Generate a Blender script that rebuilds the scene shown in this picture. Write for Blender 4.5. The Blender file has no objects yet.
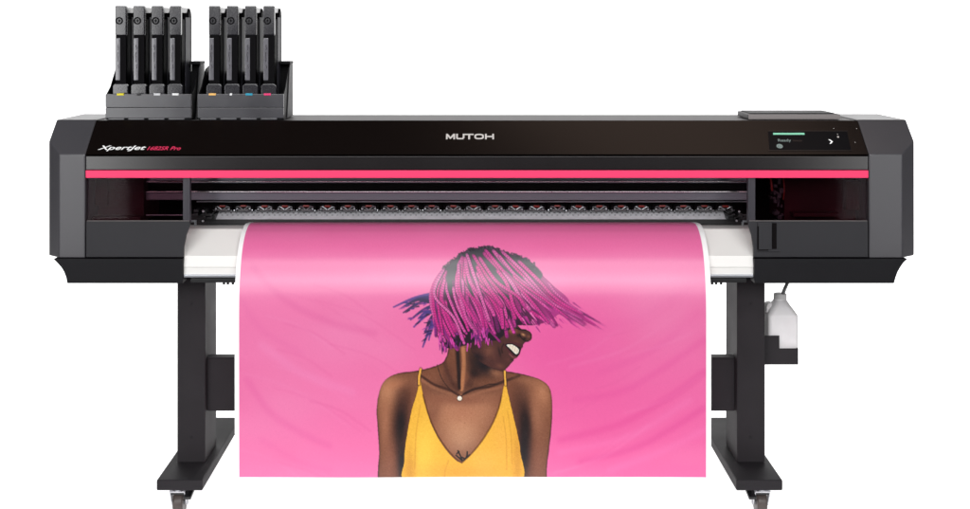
import bpy, bmesh, math, random
import numpy as np
from mathutils import Vector, Matrix
random.seed(7); np.random.seed(7)
scene = bpy.context.scene
COL = scene.collection
R = math.radians

# ------------------------------------------------------------------ scale
# Real size: about 3 mm per photograph pixel on the plane y = 0, four metres
# from a level lens whose height is ZC.
F, CX, HY, ZC = 1333.0, 472.0, 30.0, 1.422
def wx(px, d=4.0): return (px - CX) * d / F
def wz(py, d=4.0): return ZC - (py - HY) * d / F

# ------------------------------------------------------------------ materials
def srgb(c):
    c = np.asarray(c, float) / 255.0
    return np.where(c <= 0.04045, c / 12.92, ((c + 0.055) / 1.055) ** 2.4)
def mat(name, rgb, rough=0.5, metal=0.0, spec=0.5, bump=0.0, scale=400.0, var=0.0, vscale=6.0, coat=0.0):
    m = bpy.data.materials.new(name); m.use_nodes = True
    nt = m.node_tree; b = nt.nodes['Principled BSDF']
    b.inputs['Base Color'].default_value = (*rgb, 1)
    b.inputs['Roughness'].default_value = rough
    b.inputs['Metallic'].default_value = metal
    b.inputs['Specular IOR Level'].default_value = spec
    b.inputs['Coat Weight'].default_value = coat
    b.inputs['Coat Roughness'].default_value = 0.08
    tc = nt.nodes.new('ShaderNodeTexCoord')
    if var > 0:
        n = nt.nodes.new('ShaderNodeTexNoise'); n.inputs['Scale'].default_value = vscale
        n.inputs['Detail'].default_value = 5
        nt.links.new(tc.outputs['Object'], n.inputs['Vector'])
        r = nt.nodes.new('ShaderNodeMapRange')
        r.inputs['From Min'].default_value = .3; r.inputs['From Max'].default_value = .7
        r.inputs['To Min'].default_value = 1 - var; r.inputs['To Max'].default_value = 1 + var
        nt.links.new(n.outputs['Fac'], r.inputs['Value'])
        mx = nt.nodes.new('ShaderNodeMix'); mx.data_type = 'RGBA'; mx.blend_type = 'MULTIPLY'
        mx.inputs['Factor'].default_value = 1
        mx.inputs['A'].default_value = (*rgb, 1)
        nt.links.new(r.outputs['Result'], mx.inputs['B'])
        nt.links.new(mx.outputs['Result'], b.inputs['Base Color'])
        r2 = nt.nodes.new('ShaderNodeMapRange')
        r2.inputs['From Min'].default_value = .3; r2.inputs['From Max'].default_value = .7
        r2.inputs['To Min'].default_value = max(.02, rough * (1 - var)); r2.inputs['To Max'].default_value = min(1, rough * (1 + var))
        nt.links.new(n.outputs['Fac'], r2.inputs['Value'])
        nt.links.new(r2.outputs['Result'], b.inputs['Roughness'])
    if bump > 0:
        n2 = nt.nodes.new('ShaderNodeTexNoise'); n2.inputs['Scale'].default_value = scale
        n2.inputs['Detail'].default_value = 3
        nt.links.new(tc.outputs['Object'], n2.inputs['Vector'])
        bp = nt.nodes.new('ShaderNodeBump'); bp.inputs['Strength'].default_value = bump
        bp.inputs['Distance'].default_value = .0006
        nt.links.new(n2.outputs['Fac'], bp.inputs['Height'])
        nt.links.new(bp.outputs['Normal'], b.inputs['Normal'])
    return m
def emit(name, rgb, s):
    m = bpy.data.materials.new(name); m.use_nodes = True
    nt = m.node_tree; b = nt.nodes['Principled BSDF']
    b.inputs['Base Color'].default_value = (*rgb, 1)
    b.inputs['Emission Color'].default_value = (*rgb, 1)
    b.inputs['Emission Strength'].default_value = s
    b.inputs['Roughness'].default_value = .8
    return m

M = {}
M['cover']   = mat('grey_plastic', (.062, .060, .067), .33, spec=.5, bump=.12, scale=900, var=.06)
M['hood']    = mat('gloss_black', (.0042, .0024, .0020), .27, spec=.34)
M['bar']     = mat('hood_bar', (.0095, .0075, .0082), .22, spec=.55, var=.04)
M['top']     = mat('top_plastic', (.06, .055, .058), .5, spec=.4, bump=.1, scale=900)
M['pink']    = mat('pink_stripe', (.93, .05, .155), .4, spec=.2)
M['panel']   = mat('charcoal_plastic', (.027, .0265, .030), .48, spec=.2, bump=.1, scale=900, var=.07)
M['tray']    = mat('dark_plastic', (.0085, .0082, .0100), .5, spec=.15, bump=.1, scale=900, var=.08)
M['frame']   = mat('pillar_plastic', (.034, .031, .040), .35, spec=.4)
M['inner']   = mat('inner_black', (.004, .003, .0034), .6, spec=.05)
M['maroon']  = mat('inner_maroon', (.036, .0095, .0135), .5, spec=.06, var=.25, vscale=9)
M['rail']    = mat('rail_metal', (.24, .235, .27), .36, metal=.5, spec=.5)
M['plate']   = mat('platen_metal', (.88, .88, .92), .42, metal=.0, spec=.5, bump=.4, scale=300, var=.12, vscale=40)
M['apron']   = mat('apron_white', (.80, .785, .76), .4, spec=.35, var=.015)
M['alu']     = mat('aluminium', (.42, .43, .46), .32, metal=.8)
M['steel']   = mat('steel', (.55, .55, .58), .30, metal=.8, var=.2, vscale=60)
M['leg']     = mat('leg_paint', (.026, .0235, .026), .55, spec=.08, bump=.25, scale=500, var=.1)
M['foot']    = mat('foot_paint', (.0215, .0195, .0220), .55, spec=.10, bump=.25, scale=500, var=.1)
M['cartside']= mat('cartridge_black', (.0045, .0042, .005), .5, spec=.02)
M['cart']    = mat('cartridge_grey', (.018, .0172, .022), .17, spec=.7, bump=.15, scale=260, var=.10, vscale=30)
M['strip']   = mat('cartridge_strip', (.110, .107, .122), .17, spec=.7, bump=.12, scale=200, var=.16, vscale=50)
M['rib']     = mat('cartridge_rib_lit', (.045, .044, .055), .45, spec=.10)  # paler than the tank, standing in for light reflected off its side
M['rack']    = mat('rack_plastic', (.046, .045, .052), .22, spec=.6, bump=.35, scale=300, var=.1, vscale=14)
M['rackin']  = mat('rack_black', (.005, .005, .006), .5, spec=.08)
M['white']   = emit('white_print_glow', (.8, .8, .8), .15)  # printed lettering given a faint glow of its own
M['redprint']= mat('red_print', (.72, .035, .11), .5)
M['logo']    = mat('silver_print', (.58, .55, .53), .45)
M['rubber']  = mat('rubber', (.06, .046, .042), .4, spec=.4, var=.2, vscale=30)
M['black']   = mat('black_plastic', (.007, .007, .008), .4, spec=.4)
M['red']     = mat('red_lever', (.28, .028, .022), .35)
M['screen']  = mat('screen_glass', (.003, .0035, .005), .3, spec=.12)
M['green']   = emit('status_green', (.20, .52, .36), .35)
M['glow']    = emit('screen_white', (.75, .75, .75), .4)
M['dimglow'] = emit('screen_grey', (.16, .2, .19), .3)
M['rollergrey'] = mat('roller_grey', (.10, .095, .10), .4, spec=.5, var=.2, vscale=80)
M['edge']    = mat('edge_highlight', (.95, .92, .93), .12, metal=1.0)
M['lidface'] = mat('lid_face', (.20, .18, .178), .5, spec=.3, bump=.1, scale=900)
M['tube']    = mat('drain_tube', (.05, .05, .055), .25, spec=.5)
for n, c in dict(yellow=(.72, .62, .02), orange=(.85, .48, .14), cyan=(.01, .28, .42), magenta=(.72, .03, .16),
                 silver=(.62, .62, .64), pale=(.8, .8, .8), ink=(.012, .012, .014)).items():
    M['tag_' + n] = mat('tag_' + n, c, .45, spec=.3)

# translucent bottle plastic
m = mat('bottle_plastic', (.74, .72, .73), .38, spec=.4, var=.04, vscale=20); M['bottle'] = m
m.node_tree.nodes['Principled BSDF'].inputs['Subsurface Weight'].default_value = .35
m.node_tree.nodes['Principled BSDF'].inputs['Subsurface Radius'].default_value = (.01, .01, .01)
M['cap'] = mat('bottle_neck', (.58, .57, .57), .4)

# tinted acrylic
m = bpy.data.materials.new('tinted_acrylic'); m.use_nodes = True; nt = m.node_tree
for n in list(nt.nodes): nt.nodes.remove(n)
o = nt.nodes.new('ShaderNodeOutputMaterial'); mx = nt.nodes.new('ShaderNodeMixShader'); mx.inputs[0].default_value = .004
t = nt.nodes.new('ShaderNodeBsdfTransparent'); t.inputs[0].default_value = (.72, .60, .64, 1)
g = nt.nodes.new('ShaderNodeBsdfGlossy'); g.inputs['Roughness'].default_value = .06
nt.links.new(t.outputs[0], mx.inputs[1]); nt.links.new(g.outputs[0], mx.inputs[2]); nt.links.new(mx.outputs[0], o.inputs[0])
M['acrylic'] = m
m = m.copy(); m.name = 'clear_acrylic'; [n for n in m.node_tree.nodes if n.type == 'BSDF_TRANSPARENT'][0].inputs[0].default_value = (.93, .92, .93, 1); M['clear'] = m

# ------------------------------------------------------------------ mesh helpers
def new(): return bmesh.new()
def merge(dst, src):
    me = bpy.data.meshes.new('tmp'); src.to_mesh(me); src.free(); dst.from_mesh(me); bpy.data.meshes.remove(me)
def hull(bm, pts, bev=0.0, seg=2):
    b = new()
    for p in pts: b.verts.new(p)
    bmesh.ops.convex_hull(b, input=b.verts)
    bmesh.ops.dissolve_limit(b, angle_limit=R(1), verts=b.verts, edges=b.edges)
    bmesh.ops.recalc_face_normals(b, faces=b.faces)
    if bev > 0: bmesh.ops.bevel(b, geom=list(b.edges), offset=bev, segments=seg, affect='EDGES', profile=.6, clamp_overlap=True)
    merge(bm, b)
def box(bm, x0, x1, y0, y1, z0, z1, bev=0.0, seg=2):
    hull(bm, [(x, y, z) for x in (x0, x1) for y in (y0, y1) for z in (z0, z1)], bev, seg)
def prism(bm, prof, axis, a0, a1, bev=0.0, seg=2):
    def P(p, a):
        return {'x': (a, p[0], p[1]), 'y': (p[0], a, p[1]), 'z': (p[0], p[1], a)}[axis]
    b = new(); n = len(prof)
    A = [b.verts.new(P(p, a0)) for p in prof]; B = [b.verts.new(P(p, a1)) for p in prof]
    b.faces.new(A); b.faces.new(B[::-1])
    for i in range(n): b.faces.new((A[i], B[i], B[(i + 1) % n], A[(i + 1) % n]))
    bmesh.ops.recalc_face_normals(b, faces=b.faces)
    if bev > 0: bmesh.ops.bevel(b, geom=list(b.edges), offset=bev, segments=seg, affect='EDGES', profile=.6, clamp_overlap=True)
    merge(bm, b)
def cyl(bm, c, r, h, axis='z', seg=32, r2=None, bev=0.0):
    b = new()
    bmesh.ops.create_cone(b, cap_ends=True, segments=seg, radius1=r, radius2=r if r2 is None else r2, depth=h)
    if bev > 0:
        ed = [e for e in b.edges if any(len(f.verts) > 4 for f in e.link_faces)]
        bmesh.ops.bevel(b, geom=ed, offset=bev, segments=3, affect='EDGES', profile=.5)
    rot = {'z': Matrix.Identity(4), 'x': Matrix.Rotation(R(90), 4, 'Y'), 'y': Matrix.Rotation(R(90), 4, 'X')}[axis]
    bmesh.ops.transform(b, matrix=Matrix.Translation(c) @ rot, verts=b.verts)
    merge(bm, b)
def ring(bm, c, r0, r1, h, axis='y', seg=28):
    b = new(); vs = []
    for i in range(seg):
        a = 2 * math.pi * i / seg
        vs.append([b.verts.new((r * math.cos(a), r * math.sin(a), z)) for r, z in ((r0, 0), (r0, h), (r1, h), (r1, 0))])
    for i in range(seg):
        A, B = vs[i], vs[(i + 1) % seg]
        for k in range(4): b.faces.new((A[k], A[(k + 1) % 4], B[(k + 1) % 4], B[k]))
    bmesh.ops.recalc_face_normals(b, faces=b.faces)
    rot = {'z': Matrix.Identity(4), 'x': Matrix.Rotation(R(90), 4, 'Y'), 'y': Matrix.Rotation(R(90), 4, 'X')}[axis]
    bmesh.ops.transform(b, matrix=Matrix.Translation(c) @ rot, verts=b.verts)
    merge(bm, b)
def tube(bm, pts, r, seg=12):
    pts = [Vector(p) for p in pts]
    for _ in range(2):                                   # Chaikin rounding
        q = [pts[0]]
        for a, b_ in zip(pts, pts[1:]): q += [a.lerp(b_, .25), a.lerp(b_, .75)]
        pts = q + [pts[-1]]
    b = new(); rings = []
    for i, p in enumerate(pts):
        d = (pts[min(i + 1, len(pts) - 1)] - pts[max(i - 1, 0)]).normalized()
        s = d.orthogonal().normalized() if i == 0 else (rings[-1][1] - d * rings[-1][1].dot(d)).normalized()
        u = d.cross(s)
        rings.append(([b.verts.new(p + r * (math.cos(2 * math.pi * k / seg) * s + math.sin(2 * math.pi * k / seg) * u)) for k in range(seg)], s))
    for (A, _), (B, _) in zip(rings, rings[1:]):
        for k in range(seg): b.faces.new((A[k], A[(k + 1) % seg], B[(k + 1) % seg], B[k]))
    b.faces.new(rings[0][0][::-1]); b.faces.new(rings[-1][0])
    bmesh.ops.recalc_face_normals(b, faces=b.faces)
    merge(bm, b)
def obj(name, bm, m, parent=None, smooth=True, matrix=None):
    if matrix is not None: bmesh.ops.transform(bm, matrix=matrix, verts=bm.verts)
    if parent is not None and parent.get('_o') is not None:
        bmesh.ops.translate(bm, vec=-Vector(parent['_o']), verts=bm.verts)
    me = bpy.data.meshes.new(name); bm.to_mesh(me); bm.free()
    if smooth:
        me.polygons.foreach_set('use_smooth', [True] * len(me.polygons))
        me.set_sharp_from_angle(angle=R(32))
    me.materials.append(m if not isinstance(m, str) else M[m])
    o = bpy.data.objects.new(name, me); COL.objects.link(o)
    if smooth:
        wn = o.modifiers.new('weighted_normals', 'WEIGHTED_NORMAL'); wn.keep_sharp = True; wn.weight = 90; wn.mode = 'FACE_AREA'
    if parent is not None:
        o.parent = parent
        if parent.get('_o') is not None: o['_o'] = parent['_o']
    return o
def thing(name, label, cat, loc, group=None):
    o = bpy.data.objects.new(name, None); COL.objects.link(o); o.empty_display_size = .05
    o.location = loc; o['_o'] = list(loc); o['label'] = label; o['category'] = cat
    if group: o['group'] = group
    return o
def plane_frame(p0, up):
    u = Vector(up).normalized(); n = Vector((1, 0, 0)).cross(u)
    return Matrix((( 1, u.x, n.x, p0[0]), (0, u.y, n.y, p0[1]), (0, u.z, n.z, p0[2]), (0, 0, 0, 1)))
def text_bm(s, shear=0.0):
    cu = bpy.data.curves.new('lettering', 'FONT'); cu.body = s; cu.shear = shear; cu.offset = .012; cu.resolution_u = 4
    cu.extrude = .02
    o = bpy.data.objects.new('lettering', cu); COL.objects.link(o)
    dg = bpy.context.evaluated_depsgraph_get(); dg.update()
    me = bpy.data.meshes.new_from_object(o.evaluated_get(dg))
    b = new(); b.from_mesh(me)
    bpy.data.objects.remove(o); bpy.data.meshes.remove(me); bpy.data.curves.remove(cu)
    return b
def fit(bm, x0, x1, y0, y1, z0=.0006, z1=.0011):
    c = np.array([v.co[:] for v in bm.verts]); a, b = c.min(0), c.max(0)
    for v in bm.verts:
        v.co.x = x0 + (v.co.x - a[0]) / (b[0] - a[0]) * (x1 - x0)
        v.co.y = y0 + (v.co.y - a[1]) / (b[1] - a[1]) * (y1 - y0)
        v.co.z = z0 + (v.co.z - a[2]) / max(1e-6, b[2] - a[2]) * (z1 - z0)
    return bm

# ------------------------------------------------------------------ setting
def sheet(name, pts, m):
    b = new(); b.faces.new([b.verts.new(p) for p in pts])
    o = obj(name, b, m, smooth=False); o['kind'] = 'structure'; return o
studio = emit('studio_white_glow', (.9, .9, .9), .95)  # self-lit, so floor and backdrop stay pure white without shadows
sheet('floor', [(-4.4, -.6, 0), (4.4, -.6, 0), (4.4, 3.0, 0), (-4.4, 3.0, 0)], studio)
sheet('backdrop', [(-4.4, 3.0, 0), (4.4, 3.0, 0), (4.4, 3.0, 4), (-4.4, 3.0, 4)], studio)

# ------------------------------------------------------------------ the printer
YF, DF = -.12, 3.88                         # front plane of the housing
ZS = wz(154.5, DF)                          # front edge of the sloping top
ZT = wz(120.5, 3.99); YT = -.008            # rear edge of the slope
ZB = wz(258, DF)
XL, XR = wx(85.6, DF), wx(868.5, DF)
YB = .27
printer = thing('large_format_printer', 'wide dark grey printer body with glossy black hood and pink stripe, feeding out a print', 'printer', (0, .1, wz(283, 3.87)))

# end covers: chamfered outer corner, sloping top
for (xi, xf, xo) in ((XL - .0015, wx(59, DF), -1.245), (XR + .0015, wx(902.5, DF), 1.301)):
    yc = -.077; k = (ZT - ZS) / (YT - YF)
    zc = ZS + (yc - YF) * k
    pts = [(xi, YF, ZB), (xf, YF, ZB), (xo, yc, ZB), (xi, YB, ZB), (xo, YB, ZB),
           (xi, YF, ZS), (xf, YF, ZS), (xo, yc, zc),
           (xi, YT + .004, ZT + .002), (xo, YT + .004, ZT + .002), (xi, YB, ZT + .002), (xo, YB, ZT + .002)]
    b = new(); hull(b, pts, .004, 3); obj('side_cover', b, 'cover', printer)

# glossy sloping hood
UP = Vector((0, YT - YF, ZT - ZS)); SL = UP.length
FR = plane_frame((0, YF, ZS), UP)
b = new(); hull(b, [(x, y, z) for x in (XL, XR) for (y, z) in ((YF, ZS), (YT, ZT), (YF + .012, ZS - .004), (YT + .010, ZT - .012))], .0012)
hood = obj('top_panel', b, 'hood', printer)
def sl(py): return (154.0 - py) / 33.8 * SL
def sx(px, py):                             # a point on the slope
    d = DF + (154.0 - py) / 33.8 * (YT - YF)
    return wx(px, d)
b = new(); box(b, XL + .001, XR - .001, YT + .011, YB, ZT - .030, ZT - .001, .003); obj('top_cover', b, 'top', printer)

# brand lettering, wide strokes
def quad(bm, pts, z0=.0006, z1=.0011):
    prism(bm, pts, 'z', z0, z1)
def brand():
    b = new(); w, s = 1.84, .30
    def bar(x0, x1, y0, y1): quad(b, [(x0, y0), (x1, y0), (x1, y1), (x0, y1)])
    x = 0                                                            # M
    bar(x, x + .34, 0, 1); bar(x + w - .34, x + w, 0, 1)
    quad(b, [(x + .34, 1), (x + .34, .55), (x + w / 2, 0), (x + w / 2 + .001, .42)])
    quad(b, [(x + w - .34, 1), (x + w / 2 + .001, .42), (x + w / 2, 0), (x + w - .34, .55)])
    x = 2.06                                                         # U
    bar(x, x + .36, .2, 1); bar(x + .2, x + 1.5, 0, .24); bar(x + 1.34, x + 1.70, .2, 1)
    quad(b, [(x, .2), (x + .2, 0), (x + .2, .2)])
    x = 3.77                                                         # T, its bar joined to the U
    bar(x, x + 1.86, .77, 1); bar(x + .74, x + 1.12, 0, .77)
    x = 5.76; n = 24                                                 # O
    for i in range(n):
        a0, a1 = 2 * math.pi * i / n, 2 * math.pi * (i + 1) / n
        f = lambda a, rx, ry: (x + .98 + rx * math.copysign(abs(math.cos(a)) ** .7, math.cos(a)), .5 + ry * math.copysign(abs(math.sin(a)) ** .7, math.sin(a)))
        quad(b, [f(a0, .98, .5), f(a1, .98, .5), f(a1, .62, .27), f(a0, .62, .27)])
    x = 7.92                                                         # H
    bar(x, x + .36, 0, 1); bar(x + w - .36, x + w, 0, 1); bar(x + .36, x + w - .36, .38, .62)
    return b
b = fit(brand(), sx(446, 136.6), sx(494, 136.6), sl(139.4), sl(134.0)); obj('brand_lettering', b, 'logo', hood, False, FR)
b = fit(text_bm('XpertJet', .35), sx(98, 148), sx(146, 148), sl(151.0), sl(145.6)); obj('model_lettering', b, 'white', hood, False, FR)
b = fit(text_bm('1682SR Pro', .35), sx(147.5, 148), sx(181, 148), sl(150.0), sl(146.4)); o = obj('model_lettering', b, 'redprint', hood, False, FR); o['label'] = 'red model lettering'

# touch display
b = new(); quad(b, [(sx(769.5, 150), sl(150.2)), (sx(851, 150), sl(150.2)), (sx(847, 132), sl(131.5)), (sx(768, 132), sl(131.5))], .0005, .0012)
scr = obj('display_screen', b, 'screen', printer, False, FR)
b = new(); t_ = .0014
for (x0, x1, y0, y1) in ((768, 852, 150.3, 150.9), (768.5, 848, 130.9, 131.5)):
    quad(b, [(sx(x0, y1), sl(y1)), (sx(x1, y1), sl(y1)), (sx(x1, y0), sl(y0)), (sx(x0, y0), sl(y0))], .0005, t_)
obj('bezel', b, 'bar', scr, False, FR)
b = new(); quad(b, [(sx(773.2, 135), sl(135)), (sx(804.6, 135), sl(135)), (sx(804.2, 133.2), sl(133.2)), (sx(773, 133.2), sl(133.2))], .0013, .0016); obj('status_bar', b, 'green', scr, False, FR)
b = fit(text_bm('Ready'), sx(778, 141), sx(791, 141), sl(142.6), sl(139.2), .0013, .0016); obj('screen_text', b, 'dimglow', scr, False, FR)
b = fit(text_bm('Remote'), sx(793, 141), sx(802, 141), sl(141.8), sl(139.6), .0013, .0016); o = obj('screen_text', b, 'bar', scr, False, FR)
b = new(); ring(b, (sx(779.6, 146.3), sl(146.3), .0013), .0042, .0092, .0004, 'z'); box(b, sx(778.6, 146), sx(780.6, 146), sl(147.6), sl(145), .0013, .0017)
obj('menu_icon', b, 'dimglow', scr, False, FR)
b = new(); x, y = sx(830.8, 141.8), sl(141.8)
quad(b, [(x - .006, y + .009), (x - .001, y + .009), (x + .006, y), (x - .001, y - .009), (x - .006, y - .009), (x + .001, y)], .0013, .0017)
obj('arrow_icon', b, 'glow', scr, False, FR)
for (px, py, r) in ((838, 137.2, .0032), (837.5, 134.6, .0014), (833.5, 128.8, .0013), (856.6, 128.8, .0012), (855, 142.6, .0013)):
    b = new(); cyl(b, (sx(px, py), sl(py), .0014), r, .0006, 'z', 14); obj('indicator_light', b, 'logo', scr, False, FR)

# front bar, pink stripe
b = new(); box(b, XL, XR, YF, YF + .05, wz(170.2, DF), ZS - .0045, .0035, 3); obj('hood_bar', b, 'bar', printer)
b = new(); box(b, XL + .001, XR - .001, YF - .004, YF + .03, wz(178, 3.876), wz(170.5, 3.876), .0016, 2); obj('accent_stripe', b, 'pink', printer)

# tinted windows
YP = -.110; DP = 4 + YP
xpl0, xpl1 = wx(183, DP), wx(190, DP); xpr0, xpr1 = wx(748, DP), wx(755.2, DP)
zw = wz(178, DP) + .002
for (x0, x1, z0) in ((XL + .004, xpl0 - .001, wz(221.5, DP)), (xpl1 + .001, xpr0 - .001, wz(200.6, DP)), (xpr1 + .001, XR - .004, wz(221.5, DP))):
    b = new(); box(b, x0, x1, YP, YP + .004, z0, zw, .0008, 1); obj('window_pane', b, 'clear' if x1 - x0 > 1 else 'acrylic', printer, False)
for (x0, x1, e) in ((xpl0, xpl1, 1), (xpr0, xpr1, -1)):
    b = new(); box(b, x0, x1, YP - .004, YP + .022, wz(221, DP), zw, .003, 3)
    if e > 0: box(b, x1 - .0045, x1 + .0015, YP - .007, YP + .012, wz(222, DP), zw, .0016, 2)
    else: box(b, x0 - .0015, x0 + .0045, YP - .007, YP + .012, wz(222, DP), zw, .0016, 2)
    pl = obj('window_pillar', b, 'frame', printer)
    b = new()
    if e > 0: box(b, x0 - .002, x1 + .004, -.052, -.036, wz(222.2, 3.95), wz(220.4, 3.95), .0008); box(b, x1 + .0005, x1 + .004, -.052, -.034, wz(226, 3.95), wz(222.3, 3.95), .0006)
    else: box(b, x0 - .002, x1 - .001, -.052, -.036, wz(222.2, 3.95), wz(220.6, 3.95), .0008); box(b, x0 - .004, x0 - .0005, -.052, -.034, wz(226, 3.95), wz(222.3, 3.95), .0006)
    obj('end_clip', b, 'alu', pl)

# interior
b = new(); box(b, XL, XR, .235, .255, wz(270, 4.2), ZT - .031, 0); obj('back_panel', b, 'inner', printer)
b = new()
box(b, XL + .002, wx(143, 3.99), .0, .2, wz(222, 4.0), wz(172, 4.0), .002)
box(b, wx(95, 3.98), wx(107, 3.98), -.02, -.001, wz(205, 4.0), wz(178, 4.0), .002)
box(b, wx(88, 3.96), wx(141, 3.96), -.05, -.001, wz(221, 4.0), wz(215, 4.0), .002)
obj('capping_station', b, 'maroon', printer)
b = new()
box(b, wx(785, 3.99), XR - .002, .0, .2, wz(222, 4.0), wz(172, 4.0), .002)
box(b, wx(792, 3.97), wx(838, 3.97), -.05, -.001, wz(214.5, 4.0), wz(211, 4.0), .001)
box(b, wx(846, 3.97), wx(860, 3.97), -.03, -.001, wz(209, 4.0), wz(180, 4.0), .002)
cs = obj('maintenance_station', b, 'maroon', printer)
b = new()                                                            # ink valves beside the station
for i in range(26):
    x = wx(random.uniform(771, 785), 3.97); z = wz(random.uniform(180, 218), 3.97); s = random.uniform(.002, .006)
    box(b, x - s, x + s, -.035 + random.uniform(0, .02), 0, z - s * random.uniform(.5, 1.6), z + s * random.uniform(.5, 1.6), .0006)
tube(b, [(wx(773, 3.97), -.02, wz(190, 3.97)), (wx(778, 3.97), -.035, wz(193, 3.97)), (wx(780, 3.97), -.02, wz(199, 3.97)), (wx(779, 3.97), -.02, wz(207, 3.97))], .004)
obj('valve_block', b, 'frame', cs)
b = new(); tube(b, [(wx(771.5, 3.96), -.03, wz(178, 3.96)), (wx(771.8, 3.96), -.035, wz(184, 3.96)), (wx(773, 3.96), -.03, wz(191, 3.96))], .003)
tube(b, [(wx(784, 3.96), -.03, wz(178, 3.96)), (wx(785, 3.96), -.035, wz(190, 3.96)), (wx(784, 3.96), -.03, wz(200, 3.96))], .0016)
obj('ink_tube', b, 'red', cs)

# carriage beam: stepped section
b = new(); d = 4.03
prof = [(.03, wz(180.8, d)), (.026, wz(181.4, d)), (.026, wz(182.6, d)), (.06, wz(183.4, 4.05)), (.06, wz(190.6, 4.06)),
        (.030, wz(190.9, 4.03)), (.026, wz(191.5, d)), (.024, wz(192.6, d)), (.026, wz(193.2, d)), (.028, wz(199.6, d)), (.04, wz(200.2, 4.04)), (.12, wz(200.2, 4.1)), (.12, wz(176, 4.1)), (.03, wz(176, 4.03))]
prism(b, prof, 'x', wx(143, 4.02), wx(752, 4.02)); beam = obj('carriage_beam', b, 'rail', printer)
b = new(); box(b, wx(143, 4.05), wx(752, 4.05), .054, .0595, wz(190.5, 4.06), wz(183.5, 4.05)); obj('belt_channel', b, 'inner', beam)
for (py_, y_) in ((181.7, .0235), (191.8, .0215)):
    b = new(); cyl(b, (wx(448, 4.02), y_, wz(py_, 4.02)), .0017, wx(750, 4.02) - wx(146, 4.02), 'x', 12); obj('beam_highlight', b, 'edge', beam)  # mirror rods added to draw the highlight lines along the beam
b = new(); cyl(b, (wx((196 + 752) / 2, 4.1), .112, wz(201.7, 4.11)), .0022, wx(752, 4.1) - wx(196, 4.1), 'x', 12); obj('pressure_rod', b, 'alu', printer)
b = new(); box(b, wx(191, 4.05), wx(752, 4.05), .19, .20, wz(226, 4.2), wz(199, 4.2)); obj('feed_wall', b, 'inner', printer)
b = new(); cyl(b, (wx(164, 3.96), -.03, wz(215.6, 3.96)), .0018, wx(183, 3.96) - wx(146, 3.96), 'x', 10); obj('guide_wire', b, 'rail', printer)

# pinch rollers: bracket, two silver arms, a roller and a red spring lever
PZ = wz(207.2, 4.14)
def pinch():
    br = new()
    box(br, -.024, .024, .010, .020, -.006, .011, .001)
    for s in (-1, 1): box(br, s * .0275 - .0028, s * .0275 + .0028, .0, .012, -.012, .006, .0008)
    base = br
    ro = new(); cyl(ro, (0, .003, -.0085), .0046, .034, 'x', 14, bev=.001)
    ar = new()
    for s in (-1, 1):
        tube(ar, [(s * .022, -.001, .000), (s * .017, -.004, .003), (s * .008, -.003, -.002), (s * .002, -.003, -.007)], .0013, 8)
        box(ar, s * .020 - .003, s * .020 + .003, -.005, .002, -.0055, -.0035, .0006); cyl(ar, (s * .0275, -.001, -.0095), .0016, .004, 'y', 8)
        hull(ar, [(s * .021 + q, y_, z_) for q in (-.0024, .0024) for (y_, z_) in ((-.009, -.0115), (-.003, -.006), (-.001, -.010))], .0004)  # tilted clips added to catch the key light as glints
        hull(ar, [(s * .012 + q, y_, z_) for q in (-.003, .003) for (y_, z_) in ((-.006, .003), (0, .006), (0, .003))], .0004)
    le = new(); prism(le, [(-.013, .003), (-.007, .0065), (.007, .0065), (.013, .003), (.006, .0010), (-.006, .0010)], 'y', -.004, .004, .0006)
    return base, ro, ar, le
N0, N1, PITCH = 222.5, 737.0, 20.95
k = 0; first = None
px = N0
while px <= N1:
    X = wx(px, 4.14)
    if first is None:
        bs, ro, ar, le = pinch()
        T = Matrix.Translation((0, 0, 0))
        pr = bpy.data.objects.new('pinch_roller', None)
        # bracket mesh is the part itself; roller, arms and lever are its sub-parts
        me = bpy.data.meshes.new('pinch_roller'); bs.to_mesh(me); bs.free(); me.materials.append(M['inner'])
        bpy.data.objects.remove(pr); pr = bpy.data.objects.new('pinch_roller', me); COL.objects.link(pr)
        pr.parent = printer; pr.location = Vector((X, .14, PZ)) - Vector(printer['_o'])
        kids = []
        for nm, bb, mm in (('roller', ro, 'rollergrey'), ('spring_arm', ar, 'steel'), ('lever', le, 'red')):
            me = bpy.data.meshes.new(nm); bb.to_mesh(me); bb.free(); me.materials.append(M[mm])
            me.polygons.foreach_set('use_smooth', [True] * len(me.polygons)); me.set_sharp_from_angle(angle=R(35))
            c = bpy.data.objects.new(nm, me); COL.objects.link(c); c.parent = pr; kids.append(c)
        first = (pr, kids)
    else:
        pr, kids = first
        c = pr.copy(); COL.objects.link(c); c.location.x = X - printer['_o'][0] + random.uniform(-.0015, .0015); c.rotation_euler = (R(random.uniform(-14, 10)), R(random.uniform(-2.5, 2.5)), R(random.uniform(-3, 3)))
        for q in kids:
            e = q.copy(); COL.objects.link(e); e.parent = c
    px += PITCH

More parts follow.
